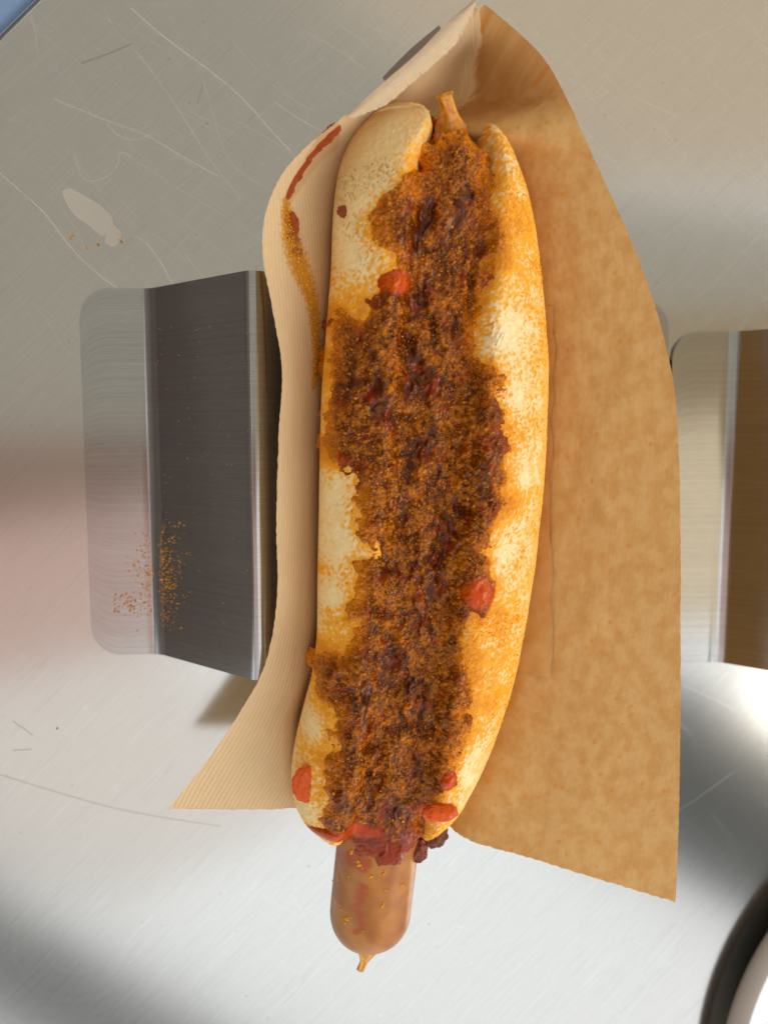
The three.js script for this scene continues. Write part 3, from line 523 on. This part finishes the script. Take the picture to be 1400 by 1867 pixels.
  const surf = (i, j) => {
    const { pts, s } = rowsP[j], p = pts[i].clone(), u = i / (NU - 1), v = j / (NV - 1), jj = Math.min(NV - 1, j);
    p.y += 0.0007 * fbm(u * 7, v * 9, 3) * step(0, 0.1, u) * step(1, 0.9, u);
    if (u < 0.004 || u > 0.996) p.x += 0.00015 * n2(v * 160, 3); if (j >= NV - 2) p.z += 0.0005 * fbm(u * 110, 5, 3);
    const right = step(0.475, 0.515, u + 0.03 * fbm(p.x * 260, p.z * 260, 4)), m = fbm(p.x * 130, p.z * 90, 4), m2 = fbm(p.x * 420, p.z * 300, 3) + 0.5 * fbm(p.x * 1500, p.z * 700, 2);
    let c = mix(KRAFT, mix(WET, WET2, clamp(0.5 + 1.1 * m + 0.5 * m2)), 0.97 * right);
    if (u < 0.5 && p.z > Z1) {
      let k = 0; for (const q of curry) k = Math.max(k, 1.35 - near(q, p.x, p.z)); k = step(0.2, 0.75, k + 0.6 * fbm(p.x * 700, p.z * 700, 3)); c = mix(c, mix(YELLOW, srgb(206, 140, 8), clamp(0.5 + fbm(p.x * 1500, p.z * 1500, 2))), 0.93 * k);
      k = 0; for (const q of stain) k = Math.max(k, 1.3 - near(q, p.x, p.z)); c = mix(c, srgb(166, 82, 14), 0.85 * step(0.25, 0.7, k + 0.4 * fbm(p.x * 500, p.z * 500, 3)));
      k = 0; for (const q of streak) k = Math.max(k, 1.6 - near(q, p.x, p.z)); c = mix(c, srgb(206, 130, 40), 0.35 * step(0.2, 0.6, k));
    } else if (u > 0.5) { const sp = cells(p.x * 210, p.z * 210, 21); if (sp[2] > 0.8 && sp[0] < 0.13 && fbm(p.x * 30, p.z * 30, 2) > -0.05) c = mix(c, srgb(212, 130, 20), 0.7); }
    return { p: p.toArray(), c, t: [(s[i] - s[NU >> 1]) / 0.12, v * 0.29 / 0.12] };
  };
  const bag = group('paper_sleeve'); tag(bag, 'open brown kraft paper sleeve wrapped under and beside the roll', 'paper sleeve');
  const H = Math.floor(NU * 0.46);
  const ribbed = paperMat(0.0002), smoothPaper = paperMat(0.00004, true);
  mesh('left_leaf', sheet(H + 1, NV, (i, j) => surf(i, j)), ribbed, bag);
  mesh('right_leaf', sheet(NU - H, NV, (i, j) => surf(i + H, j)), smoothPaper, bag).userData = { label: 'greasy mottled right leaf of the sleeve' };
  // the pasted hem along the upper left rim, folded in with a ragged edge, and its outer flap, greyed to paint in its shadow
  const outer = new THREE.CatmullRomCurve3([[628, 212, 0.0626], [700, 149, 0.0638], [760, 97, 0.0648], [815, 41, 0.0658], [863, 0, 0.067]].map((q) => P(...q)));
  const inner = new THREE.CatmullRomCurve3([[640, 218, 0.0622], [702, 193, 0.060], [745, 158, 0.0605], [792, 118, 0.0615], [832, 78, 0.063], [852, 42, 0.0645], [866, 10, 0.0668]].map((q) => P(...q)));
  const HEM = srgb(228, 208, 178);
  mesh('folded_hem', sheet(24, 160, (i, j) => { const t = j / 159, a = outer.getPoint(t), b = inner.getPoint(t), u = i / 23, p = a.lerp(b, u); p.y += 0.0012 * Math.sin(u * Math.PI) + 0.0005 * u; if (i > 20) { p.x += 0.0006 * fbm(t * 40, 8, 3); p.z += 0.0005 * fbm(t * 60, 2, 3); } return { p: p.toArray(), c: mix(HEM, KRAFT, clamp(0.3 + fbm(u * 3, t * 12, 3))), t: [u * 0.1, t * 0.6] }; }), ribbed, bag);
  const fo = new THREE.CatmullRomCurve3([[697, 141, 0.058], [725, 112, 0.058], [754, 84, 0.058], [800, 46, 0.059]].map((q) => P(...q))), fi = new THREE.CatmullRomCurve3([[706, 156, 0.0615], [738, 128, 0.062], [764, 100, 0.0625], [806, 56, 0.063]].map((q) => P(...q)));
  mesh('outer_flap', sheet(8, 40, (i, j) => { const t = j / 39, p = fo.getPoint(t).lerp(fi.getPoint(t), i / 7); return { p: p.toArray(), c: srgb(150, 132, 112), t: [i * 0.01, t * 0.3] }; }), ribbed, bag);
  // the inner layer of the sleeve that ends beside the roll
  const down = new THREE.Vector3(), pxOf = (p) => { down.copy(p).project(camera); return [(down.x + 1) * 700, (1 - down.y) * CY]; };
  camera.updateMatrixWorld(); camera.updateProjectionMatrix();
  const uOf = (j, px) => { const pts = rowsP[j].pts; let i = NU - 1; while (i > NU * 0.55 && pxOf(pts[i])[0] > px) i--; return i; };
  const jOf = (px, py) => { let j = NV - 1; while (j > 0 && pxOf(rowsP[j].pts[uOf(j, px)])[1] > py) j--; return j; };
  const jA = jOf(1000, 560), jB = jOf(1000, 1228);
  mesh('inner_layer', sheet(40, 160, (i, j) => { const v = jA + (jB - jA) * j / 159, j0 = Math.floor(v), edge = 1004 + 5 * n2(j * 0.05, 2) + (j < 60 ? (60 - j) * 0.1 : 0), i1 = uOf(j0, edge), u = lerp(NU * 0.66, i1, i / 39), i0 = Math.min(NU - 2, Math.floor(u)), a = rowsP[j0].pts[i0].clone().lerp(rowsP[j0].pts[i0 + 1], u - i0).lerp(rowsP[Math.min(NV - 1, j0 + 1)].pts[i0].clone().lerp(rowsP[Math.min(NV - 1, j0 + 1)].pts[i0 + 1], u - i0), v - j0); a.y += 0.0013 - 0.0002 * (i / 39); a.z -= 0.0010 * (i / 39) * (j / 159) * -1.5; return { p: a.toArray(), c: mix(WET, WET2, clamp(0.5 + fbm(a.x * 120, a.z * 90, 3))), t: [i * 0.01, v / NV * 2.4] }; }), smoothPaper, bag);
  // red sauce dribbled along the rim of the left leaf
  const seat = (px, py) => { let best = null, bd = 9; const q = P(px, py, 0.058); for (let j = 0; j < NV; j += 2) for (let i = 0; i < NU * 0.3; i += 2) { const p = rowsP[j].pts[i], r = (p.x - q.x * (EYE - p.y) / (EYE - 0.058)) ** 2 + (p.z - q.z * (EYE - p.y) / (EYE - 0.058)) ** 2; if (r < bd) { bd = r; best = p; } } return best; };
  const drib = dense([[613, 235, 8], [601, 246, 9], [589, 257, 8], [578, 268, 7], [568, 280, 6], [559, 294, 6], [551, 308, 6], [543, 321, 6], [535, 334, 6], [528, 346, 7], [524, 357, 5]]).concat([[532, 396, 8], [535, 406, 9], [538, 418, 7]]);
  const gs = drib.map(([u, v, r]) => { const s = seat(u, v), g = new THREE.IcosahedronGeometry(1, 4), q = g.attributes.position, k = r * (EYE - s.y) / F; for (let i = 0; i < q.count; i++) { const x = q.getX(i), y = q.getY(i), z = q.getZ(i), f = 1 + 0.3 * n3(x * 2 + u, y * 2, z * 2 + v); q.setXYZ(i, s.x + x * k * f, s.y + 0.0002 + y * k * 0.3 * f, s.z + z * k * f * 1.25); } return g; });
  const dr = mergeGeometries(gs); dr.computeVertexNormals();
  tag(mesh('sauce_dribble', dr, new THREE.MeshPhysicalMaterial({ color: new THREE.Color(...srgb(156, 66, 8)), roughness: 0.3, specularIntensity: 0.6 })), 'red sauce dribbled along the upper left rim of the paper', 'sauce dribble');
  const dust2 = [], pick = curry;
  for (let k = 0; k < 60000 && dust2.length < 2600; k++) { const j = Math.floor(rnd() * NV), i = Math.floor(rnd() * NU * 0.4), p = rowsP[j].pts[i]; let w = 0; for (const q of pick) w = Math.max(w, 1.3 - near(q, p.x, p.z)); if (rnd() < w * 0.9) dust2.push([p.x, p.y + 0.00035, p.z, 0.0001 + 0.00018 * rnd()]); }
  grains('curry_powder_003', 'yellow curry powder smeared down the inside of the left paper leaf', dust2, [srgb(214, 140, 8), srgb(240, 180, 16)]);
}

// ------------------------------------------------------------------ dried smear, and the bowl in the corner
{
  const c = [[115, 350], [128, 345], [150, 356], [180, 374], [203, 396], [207, 410], [220, 425], [218, 440], [205, 449], [194, 440], [196, 425], [185, 428], [160, 408], [138, 392], [124, 372]].map(([u, v]) => at(u, v, 0));
  const s = new THREE.Shape(); s.moveTo(c[0].x, -c[0].z); s.splineThru(c.slice(1).concat([c[0]]).map((p) => new THREE.Vector2(p.x, -p.z)));
  const g = new THREE.ExtrudeGeometry(s, { depth: 0.0002, bevelEnabled: true, bevelSize: 0.0003, bevelThickness: 0.0002, bevelSegments: 2, curveSegments: 20 }).rotateX(-Math.PI / 2);
  tag(mesh('dried_smear', g, new THREE.MeshStandardMaterial({ color: new THREE.Color(...srgb(186, 178, 164)), roughness: 0.6 })), 'dried pale grey smear on the counter above the holder flange', 'smear');
}
{
  const bowl = group('bowl'); tag(bowl, 'round pale bowl with a beige rim, cut off by the lower right corner', 'bowl');
  const H = 0.011, e = at(1330, 1867, H), c = at(1788, 1932, H), R0 = e.distanceTo(c), w = at(1370, 1873, H).distanceTo(e);
  bowl.position.set(c.x, 0, c.z);
  const lathe = (pts) => new THREE.LatheGeometry(pts.map(([r, y]) => new THREE.Vector2(r, y)), 160);
  const rimPts = []; for (let i = 0; i <= 16; i++) { const a = Math.PI * i / 16; rimPts.push([R0 - w / 2 + w / 2 * Math.cos(a), H - 0.0022 + 0.0022 * Math.sin(a)]); }
  mesh('rim', lathe([[R0 - 0.004, H - 0.0040], [R0 - 0.0008, H - 0.0034], ...rimPts]), new THREE.MeshPhysicalMaterial({ color: new THREE.Color(...srgb(134, 122, 110)), roughness: 0.55, side: THREE.DoubleSide }), bowl);
  mesh('outer_wall', lathe([[R0 * 0.6, 0.0006], [R0 * 0.84, 0.001], [R0 * 0.93, 0.005], [R0 - 0.004, H - 0.0040]]), new THREE.MeshPhysicalMaterial({ color: new THREE.Color(0.56, 0.55, 0.53), metalness: 1, roughness: 0.35, side: THREE.DoubleSide }), bowl);
  mesh('inside', lathe([[R0 - w, H - 0.0022], [R0 - w - 0.003, H - 0.004], [R0 * 0.72, 0.0055], [R0 * 0.5, 0.005], [0.0001, 0.005]]), new THREE.MeshPhysicalMaterial({ color: new THREE.Color(0.80, 0.86, 0.90), roughness: 0.3, side: THREE.DoubleSide }), bowl);
}
renderer.render(scene, camera);
